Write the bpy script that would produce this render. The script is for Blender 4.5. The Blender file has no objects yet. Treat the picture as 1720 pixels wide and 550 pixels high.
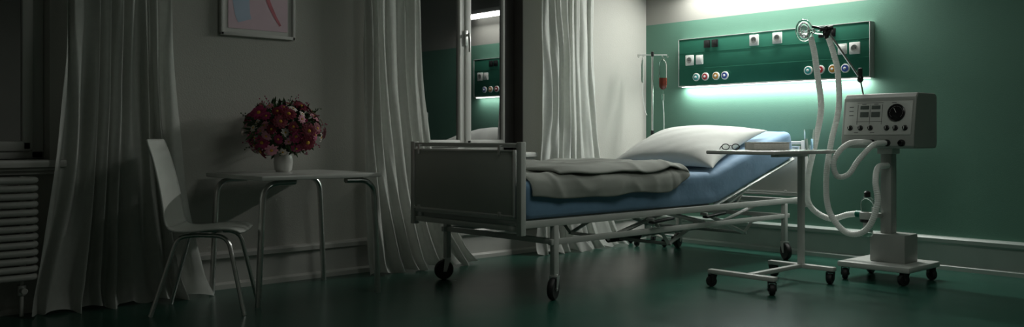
import bpy, bmesh, math, random
from mathutils import Vector, Matrix, Euler, noise
random.seed(7)
scene = bpy.context.scene
COL = scene.collection
try:
    scene.view_settings.view_transform = 'Standard'
except Exception:
    pass
R = math.radians

# ------------------------------------------------------------------ materials
def mat(name, col, rough=0.5, metal=0.0, var=0.08, scale=6.0, bump=0.0, bscale=60.0, spec=None,
        emit=None, estr=0.0, trans=0.0, ior=None, sheen=0.0, alpha=1.0, coat=0.0, rvar=0.0, translucent=0.0):
    m = bpy.data.materials.new(name); m.use_nodes = True
    nt = m.node_tree; b = nt.nodes['Principled BSDF']
    tc = nt.nodes.new('ShaderNodeTexCoord')
    n = nt.nodes.new('ShaderNodeTexNoise'); n.inputs['Scale'].default_value = scale
    n.inputs['Detail'].default_value = 4
    nt.links.new(tc.outputs['Object'], n.inputs['Vector'])
    r = nt.nodes.new('ShaderNodeValToRGB')
    r.color_ramp.elements[0].position = 0.3; r.color_ramp.elements[1].position = 0.7
    r.color_ramp.elements[0].color = tuple(max(0, c*(1-var)) for c in col[:3])+(1,)
    r.color_ramp.elements[1].color = tuple(min(1, c*(1+var)) for c in col[:3])+(1,)
    nt.links.new(n.outputs['Fac'], r.inputs['Fac'])
    nt.links.new(r.outputs['Color'], b.inputs['Base Color'])
    b.inputs['Roughness'].default_value = rough
    b.inputs['Metallic'].default_value = metal
    if spec is not None: b.inputs['Specular IOR Level'].default_value = spec
    if ior: b.inputs['IOR'].default_value = ior
    if trans: b.inputs['Transmission Weight'].default_value = trans
    if sheen: b.inputs['Sheen Weight'].default_value = sheen
    if coat: b.inputs['Coat Weight'].default_value = coat
    if emit:
        b.inputs['Emission Color'].default_value = tuple(emit)+(1,)
        b.inputs['Emission Strength'].default_value = estr
    if rvar:
        mr = nt.nodes.new('ShaderNodeMapRange')
        mr.inputs['To Min'].default_value = rough-rvar; mr.inputs['To Max'].default_value = rough+rvar
        nt.links.new(n.outputs['Fac'], mr.inputs['Value']); nt.links.new(mr.outputs['Result'], b.inputs['Roughness'])
    if bump:
        n2 = nt.nodes.new('ShaderNodeTexNoise'); n2.inputs['Scale'].default_value = bscale
        n2.inputs['Detail'].default_value = 3
        nt.links.new(tc.outputs['Object'], n2.inputs['Vector'])
        bp = nt.nodes.new('ShaderNodeBump'); bp.inputs['Strength'].default_value = bump
        bp.inputs['Distance'].default_value = 0.01
        nt.links.new(n2.outputs['Fac'], bp.inputs['Height']); nt.links.new(bp.outputs['Normal'], b.inputs['Normal'])
    if translucent:
        out = nt.nodes['Material Output']; tr = nt.nodes.new('ShaderNodeBsdfTranslucent'); ms = nt.nodes.new('ShaderNodeMixShader')
        ms.inputs[0].default_value = translucent
        nt.links.new(r.outputs['Color'], tr.inputs['Color'])
        nt.links.new(b.outputs[0], ms.inputs[1]); nt.links.new(tr.outputs[0], ms.inputs[2]); nt.links.new(ms.outputs[0], out.inputs['Surface'])
    return m

M = {}
M['wall'] = mat('painted_plaster', (.46,.46,.42), .8, var=.04, scale=2, bump=.15, bscale=120)
M['ceil'] = mat('ceiling_paint', (.35,.35,.33), .9, var=.03)
M['white'] = mat('white_lacquer', (.62,.62,.59), .45, var=.03)
M['shadeframe'] = mat('painted_shade_frame', (.060,.055,.050), .5, var=.1)  # near-black tone paints the shade on the window's right frame and reveal
M['sillw'] = mat('sill_lacquer', (.48,.48,.45), .4, var=.04)
M['baseg'] = mat('skirting_green_grey', (.36,.43,.39), .3, var=.05)
M['floor'] = mat('green_linoleum', (.017,.080,.056), .26, var=.14, scale=5.0, bump=.03, bscale=10, spec=.5, rvar=.03)
M['curtain'] = mat('curtain_cloth', (.68,.70,.66), .9, var=.04, scale=30, bump=.1, bscale=300, sheen=.2, translucent=.30)
M['glass_night'] = mat('night_window_glass', (.004,.005,.006), .012, var=.1, ior=3.0, coat=.3)
M['chrome'] = mat('brushed_steel', (.70,.70,.68), .28, metal=1, var=.06, scale=20)
M['frame'] = mat('bed_enamel', (.58,.59,.56), .35, var=.04)
M['bedpanel'] = mat('footboard_laminate', (.46,.48,.44), .55, var=.03)
M['alu'] = mat('aluminium', (.62,.63,.61), .35, metal=.7, var=.05)
M['rubber'] = mat('black_rubber', (.014,.014,.014), .55, var=.2)
M['hub'] = mat('caster_hub_metal', (.30,.31,.30), .4, metal=.5, var=.05)
M['black'] = mat('black_plastic', (.012,.013,.013), .35, var=.2)
M['blue'] = mat('blue_sheet', (.16,.29,.44), .75, var=.06, scale=8, bump=.2, bscale=20, sheen=.2)
M['pillow'] = mat('pillow_cotton', (.60,.62,.59), .9, var=.03, scale=12, bump=.08, bscale=18)
M['duvet'] = mat('duvet_cotton', (.31,.325,.295), .9, var=.05, scale=10, bump=.12, bscale=14)
M['chair'] = mat('chair_laminate', (.60,.62,.58), .4, var=.03)
M['table'] = mat('table_laminate', (.55,.56,.53), .25, var=.04)
M['ceramic'] = mat('white_ceramic', (.65,.65,.62), .2, var=.02)
M['rad'] = mat('radiator_enamel', (.55,.55,.52), .35, var=.03)
M['device'] = mat('device_casing', (.33,.35,.325), .45, var=.03, bump=.05, bscale=200)
M['device2'] = mat('device_face', (.52,.54,.51), .4, var=.03)
M['dial'] = mat('dial_black', (.008,.008,.009), .25, var=.1)
M['mark'] = mat('grey_marking', (.10,.10,.10), .5, var=.1)
M['lcd'] = mat('display_grey', (.10,.12,.11), .15, var=.1)
M['hose'] = mat('corrugated_hose', (.94,.96,.93), .35, var=.02, translucent=.2)
M['greenplastic'] = mat('green_connector', (.01,.15,.10), .3, var=.1)
M['panelg'] = mat('panel_green', (.024,.150,.098), .75, var=.04, spec=.15)
M['panelframe'] = mat('panel_frame', (.44,.46,.44), .5, var=.03)
M['plate'] = mat('socket_white', (.76,.77,.74), .35, var=.03)
M['led'] = mat('led_diffuser', (.9,.9,.9), .4, var=.0, emit=(1,1,.95), estr=8)
M['clear'] = mat('clear_plastic', (.85,.9,.88), .05, var=.02, trans=1, ior=1.35)
M['glass'] = mat('clear_glass', (.9,.95,.93), .02, var=.01, trans=1, ior=1.45)
M['water'] = mat('water', (.85,.93,.92), .0, var=.01, trans=1, ior=1.33)
M['blood'] = mat('red_fluid', (.20,.030,.012), .3, var=.15)
M['teal'] = mat('ring_teal', (.04,.32,.31), .4)
M['red'] = mat('ring_red', (.45,.03,.04), .4)
M['orange'] = mat('ring_orange', (.50,.25,.04), .4)
M['bluer'] = mat('ring_blue', (.04,.09,.35), .4)
M['paper'] = mat('paper_edges', (.80,.79,.74), .8, var=.08, scale=90)
M['cover'] = mat('book_cover', (.66,.68,.64), .5, var=.30, scale=35)
M['art'] = mat('art_paper', (.78,.58,.66), .6, var=.12, scale=2.5)
M['artred'] = mat('art_pink_stroke', (.60,.18,.22), .6, var=.3, scale=8)
M['artblue'] = mat('art_blue_wash', (.50,.60,.76), .6, var=.08, scale=4)
M['leaf'] = mat('leaf_green', (.035,.085,.025), .5, var=.4, scale=30)
M['fl_mag'] = mat('petal_magenta', (.33,.03,.11), .6, var=.4, scale=30)
M['fl_red'] = mat('petal_dark_red', (.18,.012,.03), .6, var=.3, scale=30)
M['fl_pink'] = mat('petal_pink', (.68,.30,.38), .6, var=.2, scale=30)
M['fl_white'] = mat('petal_white', (.82,.74,.68), .6, var=.1, scale=30)
M['fl_cen'] = mat('flower_center', (.65,.36,.04), .7, var=.3, scale=60)

mg = mat('two_tone_wall', (.110,.250,.185), .6, var=.03, scale=2, bump=.10, bscale=120)
nt = mg.node_tree; b = nt.nodes['Principled BSDF']
ramp = [n for n in nt.nodes if n.type == 'VALTORGB'][0]
geo = nt.nodes.new('ShaderNodeNewGeometry'); sep = nt.nodes.new('ShaderNodeSeparateXYZ')
nt.links.new(geo.outputs['Position'], sep.inputs[0])
gt = nt.nodes.new('ShaderNodeMath'); gt.operation = 'GREATER_THAN'; gt.inputs[1].default_value = 2.10
nt.links.new(sep.outputs['Z'], gt.inputs[0])
mx = nt.nodes.new('ShaderNodeMix'); mx.data_type = 'RGBA'
nt.links.new(gt.outputs[0], mx.inputs[0]); nt.links.new(ramp.outputs['Color'], mx.inputs[6])
mx.inputs[7].default_value = (.34,.34,.31,1)
nt.links.new(mx.outputs[2], b.inputs['Base Color'])
M['green'] = mg

# ------------------------------------------------------------------ mesh builder
class MB:
    def __init__(s): s.v=[]; s.f=[]; s.m=[]; s.mats=[]
    def mi(s, k):
        mm = M[k] if isinstance(k, str) else k
        if mm not in s.mats: s.mats.append(mm)
        return s.mats.index(mm)
    def add(s, vs, fs, k, X=None):
        o = len(s.v); i = s.mi(k)
        for p in vs:
            p = Vector(p)
            if X is not None: p = X @ p
            s.v.append(p)
        for f in fs:
            s.f.append([o+j for j in f]); s.m.append(i)
        return s
    def box(s, c, size, k, bev=0.0, rot=None, X=None):
        bm = bmesh.new(); bmesh.ops.create_cube(bm, size=1)
        for v in bm.verts: v.co = Vector((v.co.x*size[0], v.co.y*size[1], v.co.z*size[2]))
        if bev > 0:
            bmesh.ops.bevel(bm, geom=list(bm.edges), offset=min(bev, min(size)*.45), segments=2, profile=.5, affect='EDGES')
        T = Matrix.Translation(Vector(c))
        if rot is not None: T = T @ Euler(rot).to_matrix().to_4x4()
        if X is not None: T = X @ T
        bm.verts.index_update()
        s.add([v.co.copy() for v in bm.verts], [[v.index for v in f.verts] for f in bm.faces], k, T)
        bm.free(); return s
    def mm(s, lo, hi, k, bev=0.0):
        c = [(a+b)/2 for a,b in zip(lo,hi)]; z = [abs(b-a) for a,b in zip(lo,hi)]
        return s.box(c, z, k, bev)
    def tube(s, pts, r, k, seg=10, closed=False, sx=1.0, sy=1.0, up=None, X=None, cap=True):
        pts = [Vector(p) for p in pts]; n = len(pts)
        rs = r if isinstance(r, (list, tuple)) else [r]*n
        tang = []
        for i in range(n):
            if closed: t = pts[(i+1)%n]-pts[(i-1)%n]
            else: t = pts[min(i+1,n-1)]-pts[max(i-1,0)]
            tang.append(t.normalized() if t.length > 1e-9 else Vector((0,0,1)))
        ref = Vector(up) if up else (Vector((0,0,1)) if abs(tang[0].z) < .9 else Vector((1,0,0)))
        u = (ref - tang[0]*ref.dot(tang[0])).normalized()
        vs = []; fs = []
        for i in range(n):
            t = tang[i]; u = (u - t*u.dot(t))
            u = u.normalized() if u.length > 1e-6 else t.orthogonal().normalized()
            w = t.cross(u)
            for j in range(seg):
                a = 2*math.pi*j/seg
                vs.append(pts[i] + u*math.cos(a)*rs[i]*sx + w*math.sin(a)*rs[i]*sy)
        m = n if closed else n-1
        for i in range(m):
            for j in range(seg):
                a = i*seg+j; b2 = i*seg+(j+1)%seg; c = ((i+1)%n)*seg+(j+1)%seg; d = ((i+1)%n)*seg+j
                fs.append([a,b2,c,d])
        if not closed and cap:
            fs.append(list(range(seg))[::-1]); fs.append([(n-1)*seg+j for j in range(seg)])
        return s.add(vs, fs, k, X)
    def lathe(s, prof, k, c=(0,0,0), axis=(0,0,1), seg=24, X=None):
        q = Vector((0,0,1)).rotation_difference(Vector(axis).normalized()).to_matrix().to_4x4()
        T = Matrix.Translation(Vector(c)) @ q
        if X is not None: T = X @ T
        vs = []; fs = []; n = len(prof)
        for (r,z) in prof:
            for j in range(seg):
                a = 2*math.pi*j/seg; vs.append((r*math.cos(a), r*math.sin(a), z))
        for i in range(n-1):
            for j in range(seg):
                fs.append([i*seg+j, i*seg+(j+1)%seg, (i+1)*seg+(j+1)%seg, (i+1)*seg+j])
        if prof[0][0] > 1e-5: fs.append(list(range(seg))[::-1])
        if prof[-1][0] > 1e-5: fs.append([(n-1)*seg+j for j in range(seg)])
        return s.add(vs, fs, k, T)
    def cyl(s, p0, p1, r, k, seg=14, X=None):
        p0 = Vector(p0); p1 = Vector(p1); L = (p1-p0).length; b = min(r*.15, L*.2)
        return s.lathe([(r-b,0),(r,b),(r,L-b),(r-b,L)], k, p0, p1-p0, seg, X)
    def ell(s, c, rad, k, seg=16, rings=10, X=None):
        vs = []; fs = []
        for i in range(rings+1):
            ph = math.pi*i/rings
            for j in range(seg):
                a = 2*math.pi*j/seg
                vs.append((c[0]+rad[0]*math.sin(ph)*math.cos(a), c[1]+rad[1]*math.sin(ph)*math.sin(a), c[2]+rad[2]*math.cos(ph)))
        for i in range(rings):
            for j in range(seg):
                fs.append([i*seg+j, i*seg+(j+1)%seg, (i+1)*seg+(j+1)%seg, (i+1)*seg+j])
        return s.add(vs, fs, k, X)
    def mesh(s, name, org=(0,0,0), sharp=38):
        me = bpy.data.meshes.new(name)
        o = Vector(org)
        me.from_pydata([tuple(p-o) for p in s.v], [], s.f)
        for m_ in s.mats: me.materials.append(m_)
        for p,i in zip(me.polygons, s.m): p.material_index = i; p.use_smooth = True
        bm = bmesh.new(); bm.from_mesh(me)
        bmesh.ops.remove_doubles(bm, verts=bm.verts, dist=1e-5)
        bmesh.ops.recalc_face_normals(bm, faces=bm.faces)
        bm.to_mesh(me); bm.free()
        try: me.set_sharp_from_angle(angle=R(sharp))
        except Exception: pass
        me.update(); return me
    def build(s, name, parent=None, org=None, sharp=38, label=None, cat=None, kind=None):
        if org is None: org = parent['_o'] if (parent is not None and '_o' in parent) else (0,0,0)
        me = s.mesh(name, org, sharp)
        ob = bpy.data.objects.new(name, me); COL.objects.link(ob)
        if parent is not None: ob.parent = parent
        else: ob.location = org
        if label: ob['label'] = label
        if cat: ob['category'] = cat
        if kind: ob['kind'] = kind
        return ob

def empty(name, loc, label, cat, rotz=0.0, local=False, parent=None):
    e = bpy.data.objects.new(name, None); e.empty_display_size = .05
    e.location = loc; e.rotation_euler = (0,0,rotz); COL.objects.link(e)
    if not local: e['_o'] = tuple(loc)
    if label: e['label'] = label
    if cat: e['category'] = cat
    if parent: e.parent = parent
    return e

def fillet(pts, r, n=6):
    pts = [Vector(p) for p in pts]; out = [pts[0]]
    for i in range(1, len(pts)-1):
        a, b_, c = pts[i-1], pts[i], pts[i+1]
        d1 = (a-b_); d2 = (c-b_); rr = min(r, d1.length*.49, d2.length*.49)
        p1 = b_+d1.normalized()*rr; p2 = b_+d2.normalized()*rr
        for k in range(n+1):
            t = k/n; out.append(p1*(1-t)**2 + b_*2*t*(1-t) + p2*t*t)
    out.append(pts[-1]); return out

def spline(pts, step=.02):
    pts = [Vector(p) for p in pts]; P = [pts[0]*2-pts[1]]+pts+[pts[-1]*2-pts[-2]]
    dense = []
    for i in range(1, len(P)-2):
        for k in range(40):
            t = k/40
            a,b_,c,d = P[i-1],P[i],P[i+1],P[i+2]
            dense.append(.5*((2*b_)+(c-a)*t+(2*a-5*b_+4*c-d)*t*t+(-a+3*b_-3*c+d)*t**3))
    dense.append(pts[-1])
    L = [0]
    for i in range(1,len(dense)): L.append(L[-1]+(dense[i]-dense[i-1]).length)
    n = max(2, int(L[-1]/step)); out = []; j = 0
    for i in range(n+1):
        t = L[-1]*i/n
        while j < len(L)-2 and L[j+1] < t: j += 1
        f = (t-L[j])/max(1e-9, L[j+1]-L[j]); out.append(dense[j].lerp(dense[j+1], min(1,f)))
    return out
def sstep(a,b,x):
    t=max(0,min(1,(x-a)/(b-a))); return t*t*(3-2*t)

# ------------------------------------------------------------------ room shell
XG, YW, ZC = 6.95, 5.62, 2.9
X0, Y0 = -1.6, -1.6
MB().mm((X0,Y0,-.1),(XG,YW+.25,0),'floor').build('floor', kind='structure')
MB().mm((X0,Y0,ZC),(XG+.2,YW+.25,ZC+.1),'ceil').build('ceiling', kind='structure')
MB().mm((XG,Y0,-.1),(XG+.2,YW+.25,ZC),'green').build('wall_east', kind='structure')
MB().mm((X0-.2,Y0,-.1),(X0,YW+.25,ZC),'wall').build('wall_west', kind='structure')
MB().mm((X0-.2,Y0-.2,-.1),(XG+.2,Y0,ZC),'wall').build('wall_south', kind='structure')
w = MB(); T = .25; ZS, ZT = .87, 2.62
W1 = (.2,1.52); W2 = (4.08,5.28)
xs = [X0, W1[0], W1[1], W2[0], W2[1], XG]
for i in range(5):
    a, c = xs[i], xs[i+1]
    if i in (1,3):
        w.mm((a,YW,-.1),(c,YW+T,ZS),'wall'); w.mm((a,YW,ZT),(c,YW+T,ZC),'wall')
    else: w.mm((a,YW,-.1),(c,YW+T,ZC),'wall')
w.build('wall_north', kind='structure')

def skirting(name, p0, p1, nrm, k):
    p0 = Vector(p0); p1 = Vector(p1); nrm = Vector(nrm)
    prof = [(0,0),(.038,0),(.038,.030),(.030,.038),(.014,.044),(.014,.190),(.022,.200),(.040,.205),(.042,.232),(.030,.245),(.010,.250),(0,.250)]
    vs = []; n = len(prof)
    for p in (p0,p1):
        for (o,z) in prof: vs.append(p+nrm*o+Vector((0,0,z)))
    fs = [[i,(i+1)%n,(i+1)%n+n,i+n] for i in range(n)]+[list(range(n)),list(range(n,2*n))[::-1]]
    m = MB().add(vs,fs,k); m.build(name, kind='structure', sharp=30)
skirting('baseboard_east',(XG,Y0,0),(XG,YW,0),(-1,0,0),'baseg')
skirting('baseboard_north',(X0,YW,0),(XG-.042,YW,0),(0,-1,0),'sillw')

def window(n, x0, x1, mull, dark=False):
    root = MB()
    y = YW+.15
    f = .07; fr = .13 if dark else f
    root.mm((x0,y-.035,ZS),(x0+f,y+.04,ZT),'white',.008); root.mm((x1-fr,y-.035,ZS),(x1,y+.04,ZT),'shadeframe' if dark else 'white',.008)
    if dark: root.mm((x1-.008,YW+.001,ZS),(x1-.001,y,ZT),'shadeframe')  # thin dark sheet over the right reveal, shade put in as colour
    root.mm((x0,y-.035,ZS),(x1,y+.04,ZS+.05),'white',.008); root.mm((x0,y-.035,ZT-.06),(x1,y+.04,ZT),'white',.008)
    root.mm((mull-.035,y-.04,ZS+.04),(mull+.035,y+.04,ZT-.05),'white',.008)
    for a,c in ((x0+f,mull-.03),(mull+.03,x1-fr)):
        root.mm((a-.01,y-.055,ZS+.05),(a+.05,y,ZT-.06),'white',.01); root.mm((c-(.02 if dark else .05),y-.055,ZS+.05),(c+.01,y,ZT-.06),'white',.01)
        root.mm((a,y-.055,ZS+.045),(c,y,ZS+.105),'white',.01); root.mm((a,y-.055,ZT-.12),(c,y,ZT-.06),'white',.01)
    w_ = root.build('window_%d'%n, kind='structure')
    for a,c in ((x0+f+.04,mull-.05),(mull+.07,x1-fr-.01)):
        MB().mm((a,y-.03,ZS+.09),(c,y-.02,ZT-.1),'glass_night').build('glass_pane', parent=w_)
    MB().mm((x0+.03,y+.05,ZS+.01),(x1-.03,y+.06,ZT-.01),'black').build('outer_shutter', parent=w_)
    h = MB(); hx = mull+.015
    h.box((hx,y-.062,1.82),(.03,.014,.13),'alu',.006)
    h.cyl((hx,y-.06,1.84),(hx,y-.105,1.84),.011,'alu')
    h.tube(fillet([(hx,y-.10,1.855),(hx,y-.11,1.80),(hx,y-.11,1.70)],.03),.010,'alu')
    h.build('window_handle', parent=w_)
    s = MB()
    yf = YW-.13
    s.mm((x0-.06,yf,ZS-.045),(x1+.06,YW,ZS),'sillw',.012)
    s.mm((x0,YW-.01,ZS-.045),(x1,YW+.14,ZS),'sillw')
    s.mm((x0-.05,yf+.03,ZS-.062),(x1+.05,YW,ZS-.045),'sillw',.006)
    s.mm((x0-.04,yf+.06,ZS-.085),(x1+.04,YW,ZS-.062),'sillw',.008)
    s.build('trim_%d'%n, kind='structure')
window(1, W1[0], W1[1], .85)
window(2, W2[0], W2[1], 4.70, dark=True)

# ------------------------------------------------------------------ curtains
def curtain(name, top, bot, yc, label, nf=9, amp=.045, seed=0, flare=.05, z_top=2.88, kexp=2.0):
    rnd = random.Random(seed)
    NU, NV = nf*20, 64
    ph = [rnd.uniform(-.45,.45) for _ in range(nf+2)]; am = [rnd.uniform(.35,1.3) for _ in range(nf+2)]
    vs = []; fs = []
    for j in range(NV+1):
        v = j/NV
        z = .012 + (z_top-.012)*(v**1.25)
        k = (1-z/z_top)**kexp
        for i in range(NU+1):
            u = i/NU
            fl = u*nf; idx = int(min(fl, nf-1e-6)); fr = fl-idx; fr=fr*fr*(3-2*fr)
            A = am[idx]*(1-fr)+am[idx+1]*fr
            P = ph[idx]*(1-fr)+ph[idx+1]*fr
            wob = noise.noise(Vector((u*2+seed*7, z*.8, 1.3)))
            A *= .75+.5*noise.noise(Vector((u*4+seed, z*1.1, 6.3)))
            fold = math.sin(2*math.pi*(fl+P*(.4+.6*k)+wob*.6))
            fold2 = math.sin(2*math.pi*(fl*1.7+P*2+wob*1.9))*.36
            x = (top[0]*(1-u)+top[1]*u)*(1-k)+(bot[0]*(1-u)+bot[1]*u)*k
            x += .008*math.cos(2*math.pi*(fl+P))*(1-k)
            y = yc + amp*A*(fold+fold2)*(1+.8*k) - flare*k + .012*noise.noise(Vector((u*9,z*2.4,seed)))
            if z < .14:
                q = (1-z/.14); y -= .04*q*q*(1+.5*math.sin(fl*3+seed)); x += .02*q*math.sin(fl*5)
            vs.append((x,y,z + (.012*math.sin(fl*4.1+seed)+.0 if j==0 else 0)))
    for j in range(NV):
        for i in range(NU):
            a = j*(NU+1)+i; fs.append([a,a+1,a+NU+2,a+NU+1])
    m = MB().add(vs,fs,'curtain')
    ob = m.build(name, org=((bot[0]+bot[1])/2,yc,0), label=label, cat='curtain', sharp=180)
    return ob
curtain('curtain',(1.60,2.15),(1.36,2.40),5.49,'heavy off-white curtain flaring onto the floor beside the radiator window',8,.034,3,.02,kexp=2.6)
curtain('curtain',(3.57,4.05),(3.58,4.58),5.47,'gathered off-white curtain behind the foot of the bed',7,.034,5,.06,kexp=4.0)
curtain('curtain',(5.36,6.00),(5.20,6.34),5.47,'gathered off-white curtain brightly lit between window and corner',8,.030,9,.09,kexp=5.0)

# ------------------------------------------------------------------ radiator
rad = empty('radiator',(.95,5.47,0),'white enamel radiator of stacked horizontal tubes beneath the window sill','radiator')
for zz in range(13):
    z = .225+zz*.0445
    m = MB(); pts = fillet([(.5,5.42,z),(1.40,5.42,z),(1.40,5.53,z),(.5,5.53,z),(.5,5.475,z)],.05,6)
    m.tube(pts,.0185,'rad',10)
    m.build('tube', parent=rad)
for x in (1.337,.567):
    m = MB(); m.mm((x-.017,5.44,.21),(x+.017,5.51,.78),'rad',.01); m.build('header_pipe', parent=rad)
    m = MB(); m.cyl((x,5.475,.005),(x,5.475,.215),.011,'rad')
    m.cyl((x,5.475,.12),(x,5.475,.18),.022,'alu'); m.cyl((x,5.475,.15),(x,5.41,.15),.017,'rad'); m.build('valve', parent=rad)

# ------------------------------------------------------------------ picture
pic = empty('framed_picture',(2.81,5.61,1.67),'white framed pastel abstract print hanging on the wall','picture')
m = MB(); a,b_,z0,z1 = 2.54,3.08,1.67,2.42
m.mm((a,5.585,z0),(b_,5.618,z0+.022),'white',.004); m.mm((a,5.585,z1-.022),(b_,5.618,z1),'white',.004)
m.mm((a,5.585,z0),(a+.022,5.618,z1),'white',.004); m.mm((b_-.022,5.585,z0),(b_,5.618,z1),'white',.004)
m.build('picture_frame', parent=pic)
MB().mm((a+.02,5.60,z0+.02),(b_-.02,5.612,z1-.02),'white').build('mount', parent=pic)
m = MB(); m.mm((a+.055,5.596,z0+.05),(b_-.055,5.601,z1-.05),'art')
def ribbon(pts, wd, k, w0=.35):
    pts = spline(pts,.01); vs=[]; fs=[]; n=len(pts)
    for i,p in enumerate(pts):
        t = (pts[min(i+1,n-1)]-pts[max(i-1,0)]).normalized(); nn = Vector((-t.z,0,t.x)); ww = wd*(w0+(1-w0)*math.sin(math.pi*(.15+.8*i/n)))
        vs += [p+nn*ww, p-nn*ww]
    for i in range(n-1): fs.append([2*i,2*i+1,2*i+3,2*i+2])
    m.add(vs,fs,k)
ribbon([(2.67,5.5952,2.34),(2.67,5.5952,2.1),(2.69,5.5952,1.85),(2.71,5.5952,1.775)],.065,'artblue',.7)
ribbon([(2.83,5.5945,2.30),(2.84,5.5945,2.1),(2.87,5.5945,1.95),(2.92,5.5945,1.84),(2.97,5.5945,1.76)],.016,'artred')
m.build('art_print', parent=pic)

# ------------------------------------------------------------------ small table
tb = empty('side_table',(2.82,5.18,0),'small square white table with bent metal legs near the wall','table')
MB().mm((2.42,4.78,.742),(3.25,5.55,.77),'table',.008).build('table_top', parent=tb)
for (cx,cy,dx,dy) in ((2.47,4.85,-1,-1),(3.20,4.81,1,-1),(2.47,5.48,-1,1),(3.20,5.48,1,1)):
    m = MB()
    pts = fillet([(cx-dx*.20,cy,.728),(cx+dx*.005,cy,.722),(cx+dx*.04,cy+dy*.0,.0)],.13,10)
    m.tube(pts,.023,'chrome',12,sx=1.0,sy=.75,up=(0,1,0))
    m.build('leg', parent=tb)

# ------------------------------------------------------------------ chair
ch = empty('chair',(2.175,5.00,0),'white moulded shell chair with curved steel tube legs beside the table','chair',rotz=R(-37.5),local=True)
prof = spline([Vector((x,0,z)) for x,z in [(.235,.452),(.20,.470),(.10,.474),(-.02,.462),(-.11,.462),(-.165,.49),(-.195,.57),(-.225,.72),(-.262,.87),(-.302,.985)]], .015)
def shell(i0,i1,name):
    vs=[]; fs=[]; NW=14; n=len(prof)
    for i in range(i0,i1):
        p = prof[i]
        f = i/(n-1)
        hw = .205 - .045*max(0,(f-.35)/.65)
        if f > .96: hw *= math.sqrt(max(0,1-((f-.96)/.045)**2))*.12+.88
        if f < .05: hw *= .90+.10*(f/.05)
        for j in range(NW+1):
            u = -1+2*j/NW
            k2 = sstep(.35,.6,f)
            q = p + Vector((.024*u*u*k2, hw*u, .012*u*u*(1-k2)))
            vs.append(q)
    for i in range(i1-i0-1):
        for j in range(NW): a=i*(NW+1)+j; fs.append([a,a+1,a+NW+2,a+NW+1])
    m = MB().add(vs,fs,'chair'); o = m.build(name, parent=ch, sharp=180)
    s_ = o.modifiers.new('t','SOLIDIFY'); s_.thickness=.012; s_.offset=0; return o
ns = len(prof); cut = int(ns*.44)
shell(0,cut+1,'seat'); shell(cut,ns,'backrest')
for sy in (-1,1):
    m = MB(); m.tube(fillet([(.0,sy*.13,.445),(.165,sy*.15,.440),(.265,sy*.195,0)],.07,8),.0125,'chrome',10); m.build('leg', parent=ch)
    m = MB(); m.tube(fillet([(.0,sy*.13,.445),(-.115,sy*.14,.438),(-.245,sy*.195,0)],.06,8),.0125,'chrome',10); m.build('leg', parent=ch)
for x in (.07,-.06):
    m = MB(); m.tube([(x,-.14,.443),(x,.14,.443)],.009,'chrome'); m.build('crossbar', parent=ch)

# ------------------------------------------------------------------ vase + flowers
vx, vy = 2.85, 5.33
MB().lathe([(.0,.771),(.046,.771),(.056,.785),(.062,.83),(.060,.875),(.052,.90),(.047,.90),(.052,.86),(.045,.79),(0,.785)],'ceramic',(vx,vy,0),seg=32).build('vase',org=(vx,vy,.77),label='small round white ceramic vase on the side table',cat='vase')
bq = empty('flower_bouquet',(vx,vy,.79),'loose round bouquet of crimson, pink and white daisies in the vase','flowers',local=True)
def flower_mesh(name, pk, r, npet):
    m = MB()
    for layer in range(2):
        for i in range(npet):
            a = 2*math.pi*(i+.5*layer)/npet; rr = r*(1-.22*layer)
            vs=[]; fs=[]; K=4
            c=Vector((math.cos(a),math.sin(a),0)); s_=Vector((-math.sin(a),math.cos(a),0))
            for k in range(K+1):
                t=k/K; wd = rr*.27*max(.12,math.sin(math.pi*(.14+.78*t)))**.7
                z=.16*rr*math.sin(t*math.pi*.8)+.005*layer-.06*rr*t
                for e in (-1,0,1): vs.append(c*(rr*(.12+.88*t))+s_*wd*e+Vector((0,0,z+(.05*rr if e else 0))))
            for k in range(K):
                for e in range(2): q=k*3+e; fs.append([q,q+1,q+4,q+3])
            m.add(vs,fs,pk)
    m.ell((0,0,.007),(r*.24,r*.24,r*.15),'fl_cen',10,6)
    return m.mesh(name, sharp=180)
FM = [flower_mesh('flower','fl_mag',.044,10), flower_mesh('flower','fl_red',.046,11), flower_mesh('flower','fl_pink',.036,9), flower_mesh('flower','fl_white',.034,8), flower_mesh('flower','fl_mag',.036,8)]
seqc = [0,1,2,0,3,4,3,1,3,2,1,2,1,3,2,0]
NF = 98
for i in range(NF):
    g = (i+.5)/NF; zc = 1-2*g*.92; th = i*2.399963
    rr = math.sqrt(max(0,1-zc*zc))
    jit = random.uniform(.78,1.16)
    d = Vector((rr*math.cos(th), rr*math.sin(th), zc))
    p = Vector((d.x*.235*jit,d.y*.235*jit,.262+d.z*.178*jit))
    if p.z < .085: continue
    o = bpy.data.objects.new('flower', FM[seqc[random.randrange(len(seqc))]]); COL.objects.link(o); o.parent = bq
    o.location = p
    dd = (d+Vector((random.uniform(-.35,.35),random.uniform(-.35,.35),random.uniform(-.1,.3)))).normalized()
    o.rotation_mode='QUATERNION'; o.rotation_quaternion = dd.to_track_quat('Z','Y')
    s_ = random.uniform(.75,1.25); o.scale=(s_,s_,s_)
m = MB()
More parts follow.
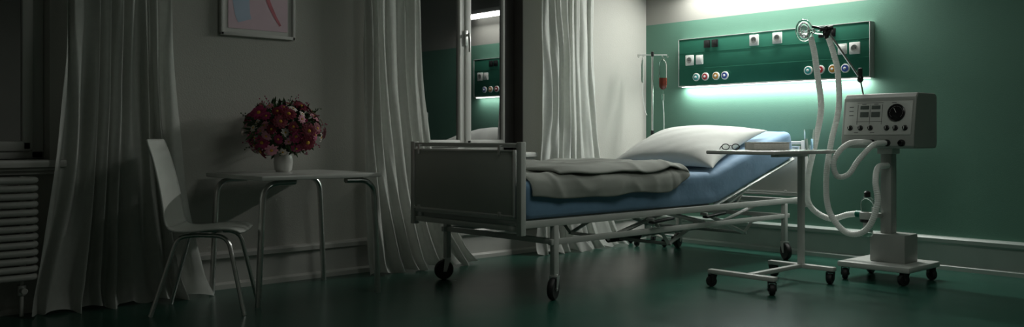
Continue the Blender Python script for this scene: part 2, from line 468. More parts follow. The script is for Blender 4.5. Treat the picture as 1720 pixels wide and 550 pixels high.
for i in range(420):
    d = Vector((random.gauss(0,1),random.gauss(0,1),random.gauss(0,.9))).normalized()
    q0 = random.uniform(.5,.9)
    base = Vector((0,0,.26))+Vector((d.x*.23*q0,d.y*.23*q0,d.z*.17*q0)); L=random.uniform(.05,.09)
    t = (d+Vector((random.uniform(-.6,.6),random.uniform(-.6,.6),random.uniform(-.6,.6)))).normalized(); s_=t.orthogonal().normalized(); w_=random.uniform(.010,.020)
    s_ = Matrix.Rotation(random.uniform(0,3.14),3,t) @ s_
    nn=t.cross(s_)*.006
    vs=[base, base+t*L*.3+s_*w_*.8+nn, base+t*L*.65+s_*w_*.7+nn, base+t*L, base+t*L*.65-s_*w_*.7+nn, base+t*L*.3-s_*w_*.8+nn]
    if min(v.z for v in vs) < .05: continue
    m.add(vs,[[0,1,2,3],[0,3,4,5]],'leaf')
for i in range(18):
    a=random.uniform(0,6.283); tipr=random.uniform(.06,.14)
    m.tube([(0.012*math.cos(a),0.012*math.sin(a),.0),(.03*math.cos(a),.03*math.sin(a),.12),(tipr*math.cos(a),tipr*math.sin(a),.22)],.0022,'leaf',5)
lf = m.build('foliage', parent=bq); lf['kind']='stuff'
m = MB()
for i in range(34):
    d = Vector((random.gauss(0,1),random.gauss(0,1),random.gauss(0,.8)+.1)).normalized()
    c=Vector((0,0,.26)); p1=c+Vector((d.x*.2,d.y*.2,d.z*.15)); p2=c+Vector((d.x*.295,d.y*.295,d.z*.22+.01))
    m.tube([p1,p2],.0012,'leaf',4)
    for k in range(5):
        q = p1.lerp(p2,.5+.125*k)+Vector((random.uniform(-.012,.012),random.uniform(-.012,.012),random.uniform(-.012,.012)))
        m.ell(q,(.005,.005,.005),'fl_mag' if i%3 else 'leaf',6,4)
sp = m.build('bud_sprigs', parent=bq); sp['kind']='stuff'

# ------------------------------------------------------------------ casters
def caster_meshes(r, w_, h, forkk, wheelk='rubber', hubk='hub'):
    f = MB(); off = r*.35
    f.cyl((off,0,r*2+.006),(off,0,h),.011,forkk); f.cyl((off,0,r*2+.004),(off,0,r*2+.02),.022,forkk)
    for sy in (-1,1):
        y = sy*(w_/2+.005)
        vs=[(-.012,y,r-.012),(.012,y,r-.012),(off+.018,y,r*2+.008),(off-.026,y,r*2+.008)]
        vs+= [(a,y+sy*.004,c) for a,_,c in vs]
        f.add(vs,[[0,1,2,3],[7,6,5,4],[0,4,5,1],[1,5,6,2],[2,6,7,3],[3,7,4,0]],forkk)
    f.box((off-.004,0,r*2+.007),(.046,w_+.018,.006),forkk,.002)
    f.cyl((0,-w_/2-.012,r),(0,w_/2+.012,r),.007,forkk)
    fm = f.mesh('caster')
    wm = MB(); c0=(0,-w_/2,r)
    wm.lathe([(r*.62,0),(r*.9,0),(r,w_*.25),(r,w_*.75),(r*.9,w_),(r*.62,w_)],wheelk,c0,(0,1,0),28)
    wm.lathe([(0,w_*.12),(r*.3,w_*.08),(r*.34,w_*.2),(r*.64,w_*.2),(r*.64,w_*.8),(r*.34,w_*.8),(r*.3,w_*.92),(0,w_*.88)],hubk,c0,(0,1,0),24)
    return fm, wm.mesh('wheel')
def add_caster(ms, parent, wloc, rz):
    o = Vector(parent['_o']) if '_o' in parent else Vector((0,0,0))
    a = bpy.data.objects.new('caster', ms[0]); COL.objects.link(a); a.parent=parent
    a.location = Vector(wloc)-o; a.rotation_euler=(0,0,rz)
    b = bpy.data.objects.new('wheel', ms[1]); COL.objects.link(b); b.parent=a

# ------------------------------------------------------------------ hospital bed
bed = empty('hospital_bed',(5.23,4.40,0),'white steel hospital bed on casters with raised backrest','bed')
ya, yb = 3.87, 4.93
m = MB()
for y in (ya,yb):
    m.mm((3.64,y-.018,.452),(6.84,y+.018,.495),'frame',.005)
for x in (3.70,4.3,4.9,5.55,6.15,6.7):
    m.mm((x-.02,ya,.455),(x+.02,yb,.488),'frame',.004)
for i in range(12):
    y = ya+.08+i*.082; m.mm((3.70,y-.018,.486),(5.60,y+.018,.497),'frame')
m.build('deck_frame', parent=bed)
m = MB()
for y in (ya,yb):
    m.mm((3.86,y-.016,.335),(6.62,y+.016,.372),'frame',.005)
for x in (3.90,6.56): m.mm((x-.016,ya,.336),(x+.016,yb,.371),'frame',.005)
m.build('chassis', parent=bed)
for x in (3.90,6.56):
    for y in (ya,yb):
        m = MB(); m.mm((x-.02,y-.02,.15),(x+.02,y+.02,.455),'frame',.004); m.cyl((x-.024,y,.35),(x+.024,y,.35),.006,'alu'); m.build('leg', parent=bed)
cm = caster_meshes(.068,.038,.165,'alu')
for (x,y,rz) in ((3.90,ya,R(25)),(3.90,yb,R(-20)),(6.56,ya,R(60)),(6.56,yb,R(15))):
    off = .068*.35
    add_caster(cm, bed, (x-off*math.cos(rz), y-off*math.sin(rz), 0), rz)
def endboard(x, name, sgn):
    m = MB()
    for y in (ya,yb): m.mm((x-.02,y-.022,.41),(x+.02,y+.022,.968),'frame',.004)
    m.mm((x-.014,ya,.935),(x+.014,yb,.962),'frame',.005)
    m.mm((x-.014,ya,.43),(x+.014,yb,.465),'frame',.005)
    m.mm((x-.012,ya,.495),(x+.012,yb,.515),'frame',.004)
    o = m.build(name, parent=bed)
    p = MB(); p.mm((x+sgn*.008,ya+.035,.525),(x+sgn*.030,yb-.035,.915),'bedpanel',.01)
    xx = x+sgn*.022
    for y in (ya+.035,yb-.035): p.mm((xx-.013,y-.006,.525),(xx+.013,y+.006,.915),'alu',.003)
    for z in (.525,.915): p.mm((xx-.013,ya+.03,z-.006),(xx+.013,yb-.03,z+.006),'alu',.003)
    po = p.build('board_panel', org=bed['_o']); po.location=(0,0,0); po.parent=o
    for y in (ya+.16,yb-.09):
        c = MB()
        c.box((x+sgn*.033,y,.915),(.008,.022,.06),'alu',.003); c.box((x+sgn*.02,y,.945),(.034,.022,.008),'alu',.002)
        co = c.build('clip', org=bed['_o']); co.location=(0,0,0); co.parent=o
        c = MB(); c.box((x+sgn*.033,y,.53),(.008,.026,.03),'alu',.003)
        co = c.build('clip', org=bed['_o']); co.location=(0,0,0); co.parent=o
endboard(3.62,'footboard',-1); endboard(6.88,'headboard',-1)
ANG = math.atan2(.34,1.15)
hx, hz = 5.62, .497
m = MB(); c,s_ = math.cos(ANG), math.sin(ANG); Lb = 1.17
def back(l, n): return (hx+c*l-s_*n, hz+s_*l+c*n)
for y in (ya+.03,yb-.03):
    x1,z1 = back(Lb,-.014); x0_,z0_ = back(0,-.014); m.tube([(x0_,y,z0_),(x1,y,z1)],.016,'alu',4)
for i in range(9):
    x1,z1=back(.1+i*.13,-.010); m.box((x1,(ya+yb)/2,z1),(.05,yb-ya-.06,.012),'frame',.002,rot=(0,-ANG,0))
m.build('backrest_frame', parent=bed)
for y in (ya+.06,yb-.06):
    x1,z1 = back(.62,-.03)
    m = MB(); m.tube([(5.82,y,.47),(x1,y,z1)],.011,'alu',8); m.build('backrest_strut', parent=bed)
    m = MB(); m.tube([(5.95,y,.47),(x1-.09,y,z1-.01)],.008,'alu',8); m.build('backrest_strut', parent=bed)
for y in (ya+.05,yb-.05):
    for grp in ([(4.55,.353),(5.05,.465),(5.5,.37)],[(4.95,.40),(5.10,.24),(5.42,.36)],[(5.75,.353),(6.25,.465)],[(5.62,.40),(6.05,.25),(6.20,.36)]):
        m = MB()
        for p,q in zip(grp,grp[1:]):
            m.tube([(p[0],y,p[1]),(q[0],y,q[1])],.016,'frame',4,up=(0,1,0))
        for r_ in grp: m.cyl((r_[0],y-.022,r_[1]),(r_[0],y+.022,r_[1]),.012,'alu',10)
        m.build('lift_arm', parent=bed)
m = MB()
m.tube([(5.10,ya+.05,.24),(5.10,yb-.05,.24)],.013,'frame',8); m.tube([(6.05,ya+.05,.25),(6.05,yb-.05,.25)],.013,'frame',8)
m.tube([(5.0,4.4,.245),(6.05,4.4,.25)],.018,'alu',12); m.tube([(5.0,4.4,.245),(5.35,4.4,.247)],.032,'black',12)
m.build('lift_actuator', parent=bed)
for x in (4.80,5.42):
    m = MB(); m.box((x+.1,ya-.045,.425),(.24,.05,.018),'black',.008,rot=(0,R(-4),0)); m.box((x,ya-.025,.437),(.02,.06,.022),'alu',.004); m.build('release_lever', parent=bed)

# ------------------------------------------------------------------ mattress
TH = .235
def bedpath(l):
    L1 = hx-3.66; bl=.22
    if l < L1-bl/2: return 3.66+l, hz+.004, 0.0
    if l > L1+bl/2: d=l-L1; return hx+c*d, hz+.004+s_*d, ANG
    t=(l-(L1-bl/2))/bl; a=Vector((hx-bl/2,hz+.004)); b=Vector((hx,hz+.004)); e=Vector((hx+c*bl/2,hz+.004+s_*bl/2))
    p=a*(1-t)**2+b*2*t*(1-t)+e*t*t; return p.x,p.y,ANG*t
LT = (hx-3.66)+1.16
def matt():
    vs=[];fs=[]
    hw=(yb-ya)/2+.002; yc=(ya+yb)/2
    sec=[]; rc=.045
    for (cx,cz,a0) in ((hw-rc,TH-rc,0),(-(hw-rc),TH-rc,90),(-(hw-rc),rc*.6,180),(hw-rc,rc*.6,270)):
        for k in range(6):
            a=R(a0+k*18); rr = rc if cz>.1 else rc*.6
            sec.append((cx+(rc)*math.cos(a), cz+rr*math.sin(a)))
    dense=[]; n=len(sec)
    for i in range(n):
        p=sec[i]; q=sec[(i+1)%n]; d=math.dist(p,q); k=max(1,int(d/.03))
        for j in range(k): t=j/k; dense.append((p[0]*(1-t)+q[0]*t,p[1]*(1-t)+q[1]*t))
    n=len(dense); ls=[0,.006,.02,.04]+[.07+i*.03 for i in range(int((LT-.14)/.03))]+[LT-.04,LT-.02,LT-.006,LT]
    for l in ls:
        x,z,a=bedpath(l); e=min(l,LT-l); sc = 1 if e>=.045 else math.sqrt(max(0,1-((.045-e)/.045)**2))
        for (yy,zz) in dense:
            ins = .04*(1-sc)
            y2 = yy - math.copysign(min(ins,abs(yy)),yy); z2 = zz + (ins if zz<TH*.5 else -ins)
            nz = noise.noise(Vector((l*5,yy*6,zz*9)))*.006 + noise.noise(Vector((l*14,yy*3,zz*20+4)))*.003
            z2 += nz if zz>.1 else 0; y2 += nz*math.copysign(1,yy)*.6
            vs.append((x-math.sin(a)*z2, yc+y2, z+math.cos(a)*z2))
    for i in range(len(ls)-1):
        for j in range(n): fs.append([i*n+j,i*n+(j+1)%n,(i+1)*n+(j+1)%n,(i+1)*n+j])
    fs.append(list(range(n))); fs.append([(len(ls)-1)*n+j for j in range(n)][::-1])
    return MB().add(vs,fs,'blue').build('mattress',org=(5.2,4.4,.5),sharp=60,label='blue sheeted mattress bent upward at the head of the bed',cat='mattress')
matt()

# ------------------------------------------------------------------ duvet
def duvet():
    prof=[Vector(p) for p in [(3.69,0,.02),(3.75,0,.030),(4.0,0,.032),(4.4,0,.030),(4.8,0,.028),(5.02,0,.030),(5.15,0,.038),(5.22,0,.056),(5.16,0,.078),(4.98,0,.084),(4.7,0,.078),(4.4,0,.074),(4.12,0,.072),(4.00,0,.064),(3.96,0,.052)]]
    prof = spline(prof,.02); NU=len(prof)
    top=hz+TH+.004; hw=.535; yc=4.40
    near, far, rc = .045, .10, .07
    Lflat = 2*(hw-rc); arc=math.pi/2*rc
    NV=84
    vs=[];fs=[]
    for i,p in enumerate(prof):
        u=i/(NU-1); sec = sstep(.46,.60,u)
        for j in range(NV+1):
            v=j/NV
            hem = .026*noise.noise(Vector((p.x*2.6,0,2)))+.008*math.sin(p.x*8)
            hem2 = .035*noise.noise(Vector((p.x*2.2,5,7)))
            nearL = (near+hem)*(1-sec)+(-.065+hem2)*sec
            farL = far*(1-sec)-.02*sec
            t0 = arc+Lflat+arc
            l = -nearL + v*(t0+farL+nearL)
            if l<0: y=yc-hw; z=top-rc+l; n=Vector((0,-1,.0))
            elif l<arc: a=l/rc; y=yc-hw+rc-rc*math.cos(a); z=top-rc+rc*math.sin(a); n=Vector((0,-math.cos(a),math.sin(a)))
            elif l<arc+Lflat: y=yc-hw+rc+(l-arc); z=top; n=Vector((0,0,1))
            elif l<2*arc+Lflat: a=(l-arc-Lflat)/rc; y=yc+hw-rc+rc*math.sin(a); z=top-rc+rc*math.cos(a); n=Vector((0,math.sin(a),math.cos(a)))
            else: q=l-2*arc-Lflat; y=yc+hw; z=top-rc-q; n=Vector((0,1,0))
            off=p.z
            w1=noise.noise(Vector((p.x*2.0+sec*9,l*2.2,.3))); w2=noise.noise(Vector((p.x*6+sec*3,l*5,5.1)))
            rd=1-abs(noise.noise(Vector((p.x*2.0+l*3.4+sec*11,l*1.6-p.x*2.6,8.2))))*2.6
            edge=min(1,min(u,1-u)*12)
            e = (w1*.012+w2*.004+max(0,rd)**3*.014)*edge
            off2 = off*(1.0 if n.z>.5 else .8)+ e
            if sec>.5: off2 = max(off2-.012*math.exp(-(v/.03)**2), .052)
            else: off2=max(off2,.014); off2=min(off2,.050)
            x=p.x+.012*noise.noise(Vector((l*3,u*4,3.3)))+ .04*noise.noise(Vector((l*1.8,1.0,7.+sec*2)))*sstep(.3,.42,u)
            vs.append((x,y+n.y*off2,z+n.z*off2))
    for i in range(NU-1):
        for j in range(NV): a=i*(NV+1)+j; fs.append([a,a+1,a+NV+2,a+NV+1])
    o=MB().add(vs,fs,'duvet').build('duvet',org=(4.5,4.4,.7),sharp=180,label='grey cotton duvet folded back over the foot half of the bed',cat='duvet')
    s2=o.modifiers.new('t','SOLIDIFY'); s2.thickness=.016; s2.offset=0
    o.modifiers.new('s','SUBSURF').levels=1; o.modifiers['s'].render_levels=1
duvet()

# ------------------------------------------------------------------ pillow
def pillow():
    N=64; a,b_=.44,.45; T_=.145
    vs=[];idx={};fs=[]
    for side in (0,1):
        for i in range(N+1):
            for j in range(N+1):
                u=math.sin((-1+2*i/N)*math.pi/2); v=math.sin((-1+2*j/N)*math.pi/2)
                if side==1 and (i in (0,N) or j in (0,N)): idx[(1,i,j)]=idx[(0,i,j)]; continue
                cr=1+.07*(u*v)**4
                x=a*u*(1-.07*(1-v*v)*u*u)*cr; y=b_*v*(1-.07*(1-u*u)*v*v)*cr
                t=((1-u*u)*(1-v*v)); t=max(0,t)**.42
                if side==0:
                    z=T_*t
                    rr=noise.noise(Vector((u*1.3,v*1.3,.7)))*.016+noise.noise(Vector(((u-v)*.7,(u+v)*3.2,2.2)))*.007
                    z+= rr*t
                else: z=-.05*t
                idx[(side,i,j)]=len(vs); vs.append(Vector((x,y,z)))
        for i in range(N):
            for j in range(N):
                q=[idx[(side,i,j)],idx[(side,i+1,j)],idx[(side,i+1,j+1)],idx[(side,i,j+1)]]
                fs.append(q if side==0 else q[::-1])
    px=6.05; l=(px-hx)/c; x,z=back(l,TH+.062)
    X=Matrix.Translation((x,4.40,z))@Euler((0,-ANG-R(1),R(6))).to_matrix().to_4x4()
    MB().add(vs,fs,'pillow',X).build('pillow',org=(x,4.40,z-.05),sharp=180,label='large plump off-white pillow on the raised head of the bed',cat='pillow')
pillow()

# ------------------------------------------------------------------ overbed table
ob = empty('overbed_table',(5.4,3.25,0),'rolling overbed table with thin grey top on a single column','table')
MB().mm((4.95,2.99,.885),(5.80,3.50,.91),'table',.008).build('table_top', parent=ob)
m = MB(); m.mm((5.675,3.21,.11),(5.715,3.25,.885),'frame',.005); m.mm((5.35,3.20,.862),(5.74,3.26,.885),'frame',.006); m.build('column', parent=ob)
m = MB(); m.mm((4.995,3.02,.085),(5.045,3.52,.115),'frame',.006); m.mm((5.67,2.98,.085),(5.72,3.48,.115),'frame',.006); m.mm((5.03,3.21,.086),(5.69,3.25,.114),'frame',.006)
m.build('base_frame', parent=ob)
cs = caster_meshes(.036,.034,.088,'black',hubk='black')
for (x,y,rz) in ((5.02,3.49,R(-30)),(5.02,3.05,R(40)),(5.695,3.01,R(10)),(5.695,3.45,R(70))):
    o_=.036*.35; add_caster(cs, ob, (x-o_*math.cos(rz),y-o_*math.sin(rz),0), rz)

bk = empty('book',(5.36,3.29,.911),'thick pale book lying closed on the overbed table','book',rotz=R(-38),local=True)
m = MB(); m.box((0,0,.003),(.255,.17,.005),'cover',.001); m.box((0,0,.050),(.255,.17,.005),'cover',.001); m.box((0,.084,.0265),(.255,.005,.05),'cover',.002); m.build('cover', parent=bk)
MB().box((0,0,.0265),(.242,.160,.042),'paper',.002).build('pages', parent=bk)

eg = empty('eyeglasses',(5.09,3.40,.911),'black framed eyeglasses resting open on the overbed table','glasses',rotz=R(-48),local=True)
m = MB()
for sx in (-1,1):
    pts=[(sx*.033+.024*math.cos(t*math.pi/10),0,.022+.019*math.sin(t*math.pi/10)) for t in range(20)]
    m.tube(pts,.0032,'black',6,closed=True)
m.tube([(-.010,0,.027),(0,0,.031),(.010,0,.027)],.0028,'black',6)
m.build('frame', parent=eg)
for sx in (-1,1):
    m=MB(); m.tube([(sx*.057,0,.026),(sx*.060,.01,.026),(sx*.058,.09,.010),(sx*.055,.115,.003)],.0028,'black',6); m.build('temple', parent=eg)
    m=MB(); m.lathe([(0,-.0005),(.0215,-.0005),(.0215,.0005),(0,.0005)],'glass',(sx*.033,0,.022),(0,1,0),16); m.build('lens', parent=eg)

wg = empty('drinking_glass',(5.70,3.17,.911),'clear drinking glass of water on the overbed table','glass',local=True)
MB().lathe([(0,0),(.031,0),(.036,.14),(.0335,.14),(.0290,.008),(0,.008)],'glass',seg=28).build('tumbler', parent=wg)
MB().lathe([(0,.0085),(.0287,.0085),(.0312,.075),(0,.075)],'water',seg=28).build('water', parent=wg)

# ------------------------------------------------------------------ IV stand
iv = empty('iv_stand',(6.56,5.23,0),'slim steel drip stand with twin hooks beside the bed head','stand')
ix,iy = 6.56,5.23
MB().cyl((ix,iy,.09),(ix,iy,1.78),.009,'chrome').build('pole', parent=iv)
rx,ry=.737,-.676
m=MB(); m.tube([(ix-rx*.135,iy-ry*.135,1.76),(ix+rx*.135,iy+ry*.135,1.76)],.005,'chrome',8)
for t in (-.135,-.09,.09,.135):
    m.tube([(ix+rx*t,iy+ry*t,1.765),(ix+rx*t,iy+ry*t,1.745),(ix+rx*(t+.008),iy+ry*(t+.008),1.735),(ix+rx*(t+.014),iy+ry*(t+.014),1.748)],.003,'chrome',6)
m.cyl((ix,iy,1.745),(ix,iy,1.79),.014,'black'); m.build('hook_bar', parent=iv)
MB().cyl((ix,iy,1.0),(ix,iy,1.06),.016,'black').build('height_clamp', parent=iv)
m=MB()
ivc = caster_meshes(.030,.022,.075,'black',hubk='black')
for k in range(5):
    a=R(35+72*k); ex,ey=ix+.21*math.cos(a),iy+.21*math.sin(a)
    m.tube([(ix,iy,.10),(ix+.1*math.cos(a),iy+.1*math.sin(a),.09),(ex,ey,.078)],.012,'chrome',8)
    add_caster(ivc, iv, (ex-.0105,ey,0), 0)
m.cyl((ix,iy,.075),(ix,iy,.13),.03,'chrome'); m.build('base', parent=iv)
bx,by=ix+rx*.098,iy+ry*.098
ib = empty('iv_bag',(bx,by,1.437),'clear drip bag of dark red fluid hanging from the stand','drip bag',rotz=R(-42.5),local=True)
m=MB()
m.tube([(0,0,.28),(0,0,.295)],.012,'clear',8)
m.lathe([(0,0),(.012,.002),(.034,.02),(.038,.05),(.038,.22),(.032,.26),(.012,.28),(0,.285)],'clear',X=Matrix.Diagonal((1,.45,1,1)),seg=20); m.build('bag', parent=ib)
MB().lathe([(0,.004),(.010,.005),(.031,.022),(.0345,.05),(.0345,.11),(0,.11)],'blood',X=Matrix.Diagonal((1,.42,1,1)),seg=20).build('fluid', parent=ib)
m=MB(); m.cyl((0,0,-.10),(0,0,-.04),.010,'clear'); m.tube([(0,0,0),(0,0,-.045)],.003,'clear',6); m.tube(spline([(0,0,-.098),(.01,0,-.3),(.0,.0,-.5),(-.02,.0,-.62)],.03),.0028,'hose',6); m.build('drip_tube', parent=ib)
bx2,by2=ix-rx*.09,iy-ry*.09
ib2 = empty('iv_bag',(bx2,by2,1.50),'small empty clear drip chamber with tubing hanging from the stand','drip bag',rotz=R(-42.5),local=True)
m=MB(); m.lathe([(0,0),(.010,.004),(.014,.03),(.014,.16),(.010,.20),(.004,.235),(0,.235)],'clear',seg=16); m.build('bag', parent=ib2)
m=MB(); m.tube(spline([(0,0,0),(0,0,-.12),(.02,0,-.25),(.04,0,-.30)],.03),.0028,'hose',6); m.build('drip_tube', parent=ib2)

# ------------------------------------------------------------------ medical wall panel
pn = empty('medical_wall_panel',(XG,4.235,1.47),'green medical supply panel with grey frame, sockets and gas outlets','wall panel')
y0,y1,z0,z1 = 3.30,5.17,1.47,1.92
xf = XG-.075
m=MB(); m.mm((xf,y0+.006,z0+.010),(XG-.002,y1-.006,z1-.005),'panelg',.003)
for z in (1.635,1.785): m.mm((xf-.003,y0+.01,z-.003),(xf+.001,y1-.01,z+.003),'panelg',.001)
m.build('panel_body', parent=pn)
m=MB()
m.mm((xf-.003,y0,z1-.007),(XG-.002,y1,z1),'panelframe',.002); m.mm((xf-.003,y0,z0),(xf+.010,y1,z0+.010),'panelframe',.002)
m.mm((xf-.003,y0,z0),(XG-.002,y0+.008,z1),'panelframe',.002); m.mm((xf-.003,y1-.008,z0),(XG-.002,y1,z1),'panelframe',.002)
m.build('panel_frame', parent=pn)
MB().mm((xf+.014,y0+.03,z0-.004),(XG-.01,y1-.03,z0+.009),'led').build('light_strip', parent=pn)
def part(mesh_, name, loc, lab=None):
    o=bpy.data.objects.new(name,mesh_); COL.objects.link(o); o.parent=pn; o.location=Vector(loc)-Vector(pn['_o'])
    if lab: o['label']=lab
q=MB(); q.box((-.006,0,0),(.014,.090,.096),'plate',.004); q.lathe([(.0,.0),(.026,0),(.029,.004),(.024,.004),(.024,.001),(0,.001)],'device',(-.013,0,0),(-1,0,0),20); q.cyl((-.013,-.009,0),(-.0165,-.009,0),.004,'black'); q.cyl((-.013,.009,0),(-.0165,.009,0),.004,'black'); sock=q.mesh('socket')
q=MB(); q.box((-.006,0,0),(.014,.076,.086),'plate',.004); q.box((-.014,0,0),(.006,.05,.056),'plate',.004); sw=q.mesh('switch')
q=MB(); q.box((-.006,0,0),(.014,.066,.070),'black',.004); q.box((-.014,0,0),(.004,.04,.044),'rubber',.003); blk=q.mesh('data_outlet')
for y,z,k in ((5.036,1.715,sock),(4.925,1.715,sw),(4.348,1.850,sock),(4.120,1.850,sock),(3.53,1.712,sw),(3.425,1.712,sock)): part(k,'socket' if k is sock else 'switch',(xf,y,z))
for y in (4.842,4.758,3.705,3.622): part(blk,'data_outlet',(xf,y,1.855),'black data outlet')
for ys in ((4.962,4.862,4.745,4.650),(3.830,3.722,3.613,3.504)):
    for y,k in zip(ys,('teal','red','orange','bluer')):
        q=MB(); q.lathe([(0,0),(.037,0),(.037,.010),(.032,.012),(0,.012)],'plate',(0,0,0),(-1,0,0),24)
        q.lathe([(.015,.012),(.028,.012),(.028,.016),(.015,.016)],k,(0,0,0),(-1,0,0),24); q.lathe([(0,.012),(.011,.012),(.010,.024),(.006,.026),(0,.026)],'plate',(0,0,0),(-1,0,0),16)
        part(q.mesh('gas_outlet'),'gas_outlet',(xf,y,1.555),'gas outlet with %s ring'%{'teal':'teal','red':'red','orange':'orange','bluer':'blue'}[k])

wl = empty('wall_lamp',(XG,4.2,2.42),'long linear wall lamp glowing above the panel','lamp')
m=MB(); m.mm((XG-.14,3.25,2.435),(XG-.002,5.15,2.50),'panelframe',.006); m.build('housing', parent=wl)
MB().mm((XG-.13,3.28,2.425),(XG-.03,5.12,2.437),'led').build('diffuser', parent=wl)

# ------------------------------------------------------------------ ventilator
vt = empty('medical_ventilator',(6.18,2.84,0),'grey medical ventilator on a wheeled column stand with dials and hoses','ventilator')
m=MB()
ylo,yhi=2.575,3.085
pr=[(6.02,.92),(5.985,.935),(5.985,1.0),(6.03,1.265),(6.06,1.30),(6.33,1.30),(6.36,1.28),(6.36,.95),(6.34,.92)]
n=len(pr); vs=[(x,y,z) for y in (ylo,yhi) for x,z in pr]
fs=[[i,(i+1)%n,(i+1)%n+n,i+n] for i in range(n)]+[list(range(n)),list(range(n,2*n))[::-1]]
m.add(vs,fs,'device'); ven=m.build('casing', parent=vt, sharp=25)
bv=ven.modifiers.new('b','BEVEL'); bv.width=.008; bv.segments=3; bv.limit_method='ANGLE'; bv.angle_limit=R(25)
fa=math.atan2(.045,.265)
def face(y,h,o=0.0):
    return Vector((5.985+math.sin(fa)*h-math.cos(fa)*o, y, 1.0+math.cos(fa)*h+math.sin(fa)*o))
FN=Vector((-math.cos(fa),0,math.sin(fa)))
def fbox(y,h,wd,ht,th,k,bev=.002):
    m.box(face(y,h,th/2-.001),(th,wd,ht),k,bev,rot=(0,fa,0))
m=MB(); fbox(2.83,.13,.47,.235,.006,'device2')
m.build('front_plate', parent=vt)
for (y,h,wd,ht) in ((2.925,.205,.062,.026),(2.845,.205,.062,.026),(2.925,.155,.062,.036),(2.845,.155,.062,.036)):
    m=MB(); fbox(y,h,wd,ht,.009,'lcd',.001); m.build('display_window', parent=vt)
m=MB()
for y in (2.975,2.885,2.80): fbox(y,.155,.002,.14,.008,'mark',0)
for y,h in ((3.02,.21),(3.02,.18),(3.02,.15),(2.93,.228),(2.845,.228),(2.975,.028),(2.86,.028),(2.72,.235)):
    fbox(y,h,.03,.004,.008,'mark',0)
fbox(2.888,.105,.185,.002,.008,'mark',0); fbox(2.888,.238,.185,.002,.008,'mark',0)
mk=m.build('panel_markings', parent=vt); mk['kind']='stuff'
g=MB(); p=face(2.70,.165,.004); g.lathe([(0,0),(.060,0),(.060,.012),(.054,.015),(.051,.008),(0,.008)],'dial',p,FN,32)
for k in range(20):
    a=R(-130+k*13.7); yv=math.sin(a); zv=math.cos(a); c1=p+FN*.0085+Vector((0,-yv*.044,0))+Vector((math.sin(fa),0,math.cos(fa)))*(zv*.044)
    g.ell(c1,(.0016,.0016,.0016),'plate',6,4)
g.tube([p+FN*.010,p+FN*.010+Vector((0,.015,.03))],.0015,'plate',6); g.build('pressure_gauge', parent=vt)
for y in (3.02,2.945,2.875,2.76,2.70,2.635):
    k_=MB(); p=face(y,.06,.004); k_.lathe([(0,0),(.019,0),(.019,.003),(.014,.005),(.012,.022),(.010,.024),(0,.024)],'black',p,FN,18)
    k_.box(p+FN*.024,(.004,.004,.018),'plate',.001,rot=(0,fa,0)); k_.build('knob', parent=vt)
for y in (2.86,2.755,2.655):
    k_=MB(); k_.lathe([(0,0),(.024,0),(.024,.012),(.016,.014),(.016,.035),(.012,.035),(.012,.015),(0,.015)],'black',(5.987,y,.958),(-1,0,0),20); k_.build('hose_port', parent=vt)
m=MB(); m.mm((6.135,2.795,.14),(6.225,2.875,.925),'device',.01); m.mm((6.12,2.78,.88),(6.24,2.89,.925),'device2',.006); m.build('column', parent=vt)
m=MB(); m.mm((6.09,2.68,.125),(6.30,2.93,.325),'device',.012); m.build('base_unit', parent=vt)
m=MB(); m.mm((5.93,2.58,.088),(6.43,3.09,.128),'device2',.012); m.build('base_plate', parent=vt)
vcm=caster_meshes(.040,.034,.092,'black',hubk='black')
for (x,y,rz) in ((5.98,3.05,R(20)),(5.98,2.63,R(-30)),(6.38,2.63,R(60)),(6.38,3.05,R(0))):
    o_=.04*.35
    add_caster(vcm, vt, (x-o_*math.cos(rz),y-o_*math.sin(rz),0), rz)
m=MB(); hc=(6.06,2.93)
m.lathe([(0,.42),(.045,.42),(.052,.43),(.052,.47),(.045,.475),(0,.475)],'device2',(hc[0],hc[1],0),seg=24)
m.box((6.11,2.88,.45),(.10,.05,.03),'device2',.005); m.cyl((hc[0],hc[1],.40),(hc[0],hc[1],.425),.05,'black'); m.build('humidifier_base', parent=vt)
m=MB(); m.lathe([(0,.476),(.040,.476),(.044,.50),(.044,.545),(.030,.575),(.016,.58),(0,.58)],'clear',(hc[0],hc[1],0),seg=24); m.build('humidifier_jar', parent=vt)
m=MB(); m.lathe([(0,.575),(.022,.575),(.022,.61),(.012,.62),(0,.62)],'black',(hc[0],hc[1],0),seg=20); m.build('jar_cap', parent=vt)
m=MB(); m.cyl((hc[0],hc[1],.36),(hc[0],hc[1],.405),.03,'device2'); m.lathe([(0,.30),(.032,.30),(.038,.315),(.038,.35),(.03,.365),(0,.365)],'clear',(hc[0],hc[1],0),seg=20); m.build('water_trap', parent=vt)
m=MB(); A0=(6.083,2.971,1.295); A1=(6.068,2.985,1.41); A2=(5.938,3.172,1.765); A3=(5.90,3.26,1.79)
m.cyl(A0,A1,.006,'chrome'); m.tube([A1,A2],.008,'chrome',10); m.tube([A2,A3],.009,'black',8)
m.ell(A1,(.022,.022,.03),'black',12,8); m.box((6.066,2.985,1.455),(.022,.03,.06),'black',.006); m.ell(A2,(.022,.02,.026),'black',12,8)
m.box((5.945,3.18,1.74),(.03,.035,.045),'black',.006); m.cyl((5.96,3.13,1.775),(5.915,3.21,1.765),.016,'black'); m.cyl((5.93,3.14,1.76),(5.945,3.18,1.70),.013,'black'); m.build('support_arm', parent=vt)
m=MB(); mc=Vector((5.885,3.315,1.765)); ax=Vector((-.75,-.55,.15)).normalized()
qd=ax.to_track_quat('Z','Y').to_matrix().to_4x4()
XM=Matrix.Translation(mc)@qd
ring=[(.048*math.cos(t*math.pi/16),.072*math.sin(t*math.pi/16),.0) for t in range(32)]
m.tube(ring,.012,'clear',10,closed=True,X=XM)
m.lathe([(.044,-.002),(.040,-.02),(.026,-.042),(.014,-.05),(.012,-.07)],'clear',X=XM@Matrix.Diagonal((1,1.4,1,1)),seg=24)
m.build('face_mask', parent=vt)
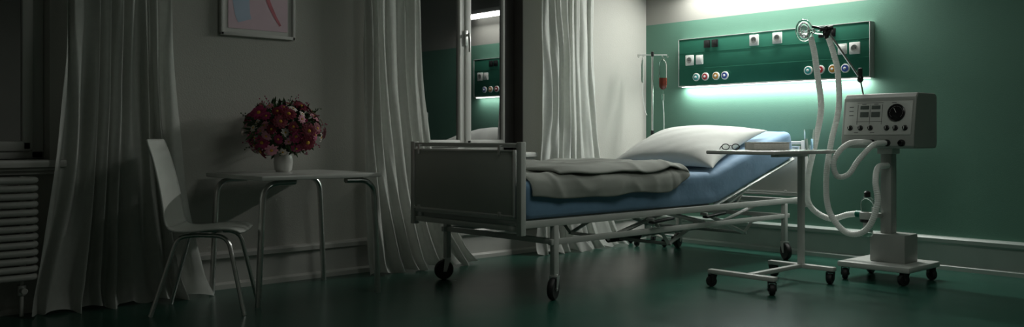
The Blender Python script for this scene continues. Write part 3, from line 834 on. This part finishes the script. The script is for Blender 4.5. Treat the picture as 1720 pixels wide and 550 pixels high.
m=MB(); m.tube([mc-ax*.05,mc-ax*.085,Vector((5.915,3.25,1.76))],.012,'clear',10); m.tube([Vector((5.915,3.25,1.76)),(5.903,3.272,1.755),(5.903,3.272,1.705)],.018,'clear'); m.tube([(5.903,3.272,1.755),(5.951,3.16,1.735),(5.951,3.16,1.695)],.014,'clear',10); m.build('y_connector', parent=vt)
def hose(pts, name='breathing_hose', r=.022):
    P = spline(pts,.0035); rs=[r*(1.0 if (i//2)%2==0 else .92) for i in range(len(P))]
    mm=MB(); mm.tube(P,rs,'hose',14); mm.build(name,parent=vt,sharp=60)
hose([(5.903,3.272,1.71),(5.895,3.24,1.60),(5.888,3.217,1.466),(5.87,3.175,1.21),(5.885,3.223,.979),(5.979,3.338,.697),(6.075,3.38,.50),(6.095,3.24,.405),(6.12,3.10,.44),(6.105,3.02,.452)])
hose([(5.951,3.16,1.70),(5.95,3.12,1.58),(5.95,3.093,1.462),(5.915,3.066,1.208),(5.916,3.124,.959),(5.891,3.147,.706),(5.813,3.083,.483),(5.807,2.954,.345),(5.809,2.816,.375),(5.815,2.742,.544),(5.84,2.766,.70),(5.95,2.80,.79),(6.13,2.82,.80)],r=.021)
hose([(5.955,2.86,.958),(5.85,2.865,.965),(5.74,2.90,.955),(5.655,2.93,.90),(5.618,2.95,.82),(5.645,2.935,.735),(5.70,2.885,.75),(5.76,2.84,.85),(5.84,2.78,.945),(5.955,2.755,.958)],r=.019)
MB().cyl((6.105,3.03,.45),(6.085,2.97,.452),.026,'greenplastic').build('hose_connector', parent=vt)

# ------------------------------------------------------------------ lights
def area(name, loc, rot, sx, sy, power, col=(1,1,.95)):
    l=bpy.data.lights.new(name,'AREA'); l.shape='RECTANGLE'; l.size=sx; l.size_y=sy; l.energy=power; l.color=col
    o=bpy.data.objects.new(name,l); o.location=loc; o.rotation_euler=rot; COL.objects.link(o); return o
area('panel_light',(XG-.055,4.235,1.462),(0,0,0),.035,1.80,13,(1,1,.97))
area('upper_lamp_light',(XG-.15,4.2,2.42),(0,R(30),0),.08,1.84,44,(1,1,.95))
area('added_fill_light',(3.7,1.9,2.86),(0,0,0),1.2,1.2,15,(.96,1,.92))  # added soft fill below the ceiling, with no fixture of its own

wd=bpy.data.worlds.new('night'); scene.world=wd; wd.use_nodes=True
wd.node_tree.nodes['Background'].inputs[0].default_value=(.010,.013,.018,1); wd.node_tree.nodes['Background'].inputs[1].default_value=.5

for o in bpy.data.objects:
    if '_o' in o: del o['_o']

# ------------------------------------------------------------------ camera
cd=bpy.data.cameras.new('camera'); cd.sensor_width=36; cd.lens=31.395; cd.shift_y=-.02616
co=bpy.data.objects.new('camera',cd); co.location=(0,0,1.0); co.rotation_euler=(R(90),0,R(-42.5)); COL.objects.link(co)
scene.camera=co
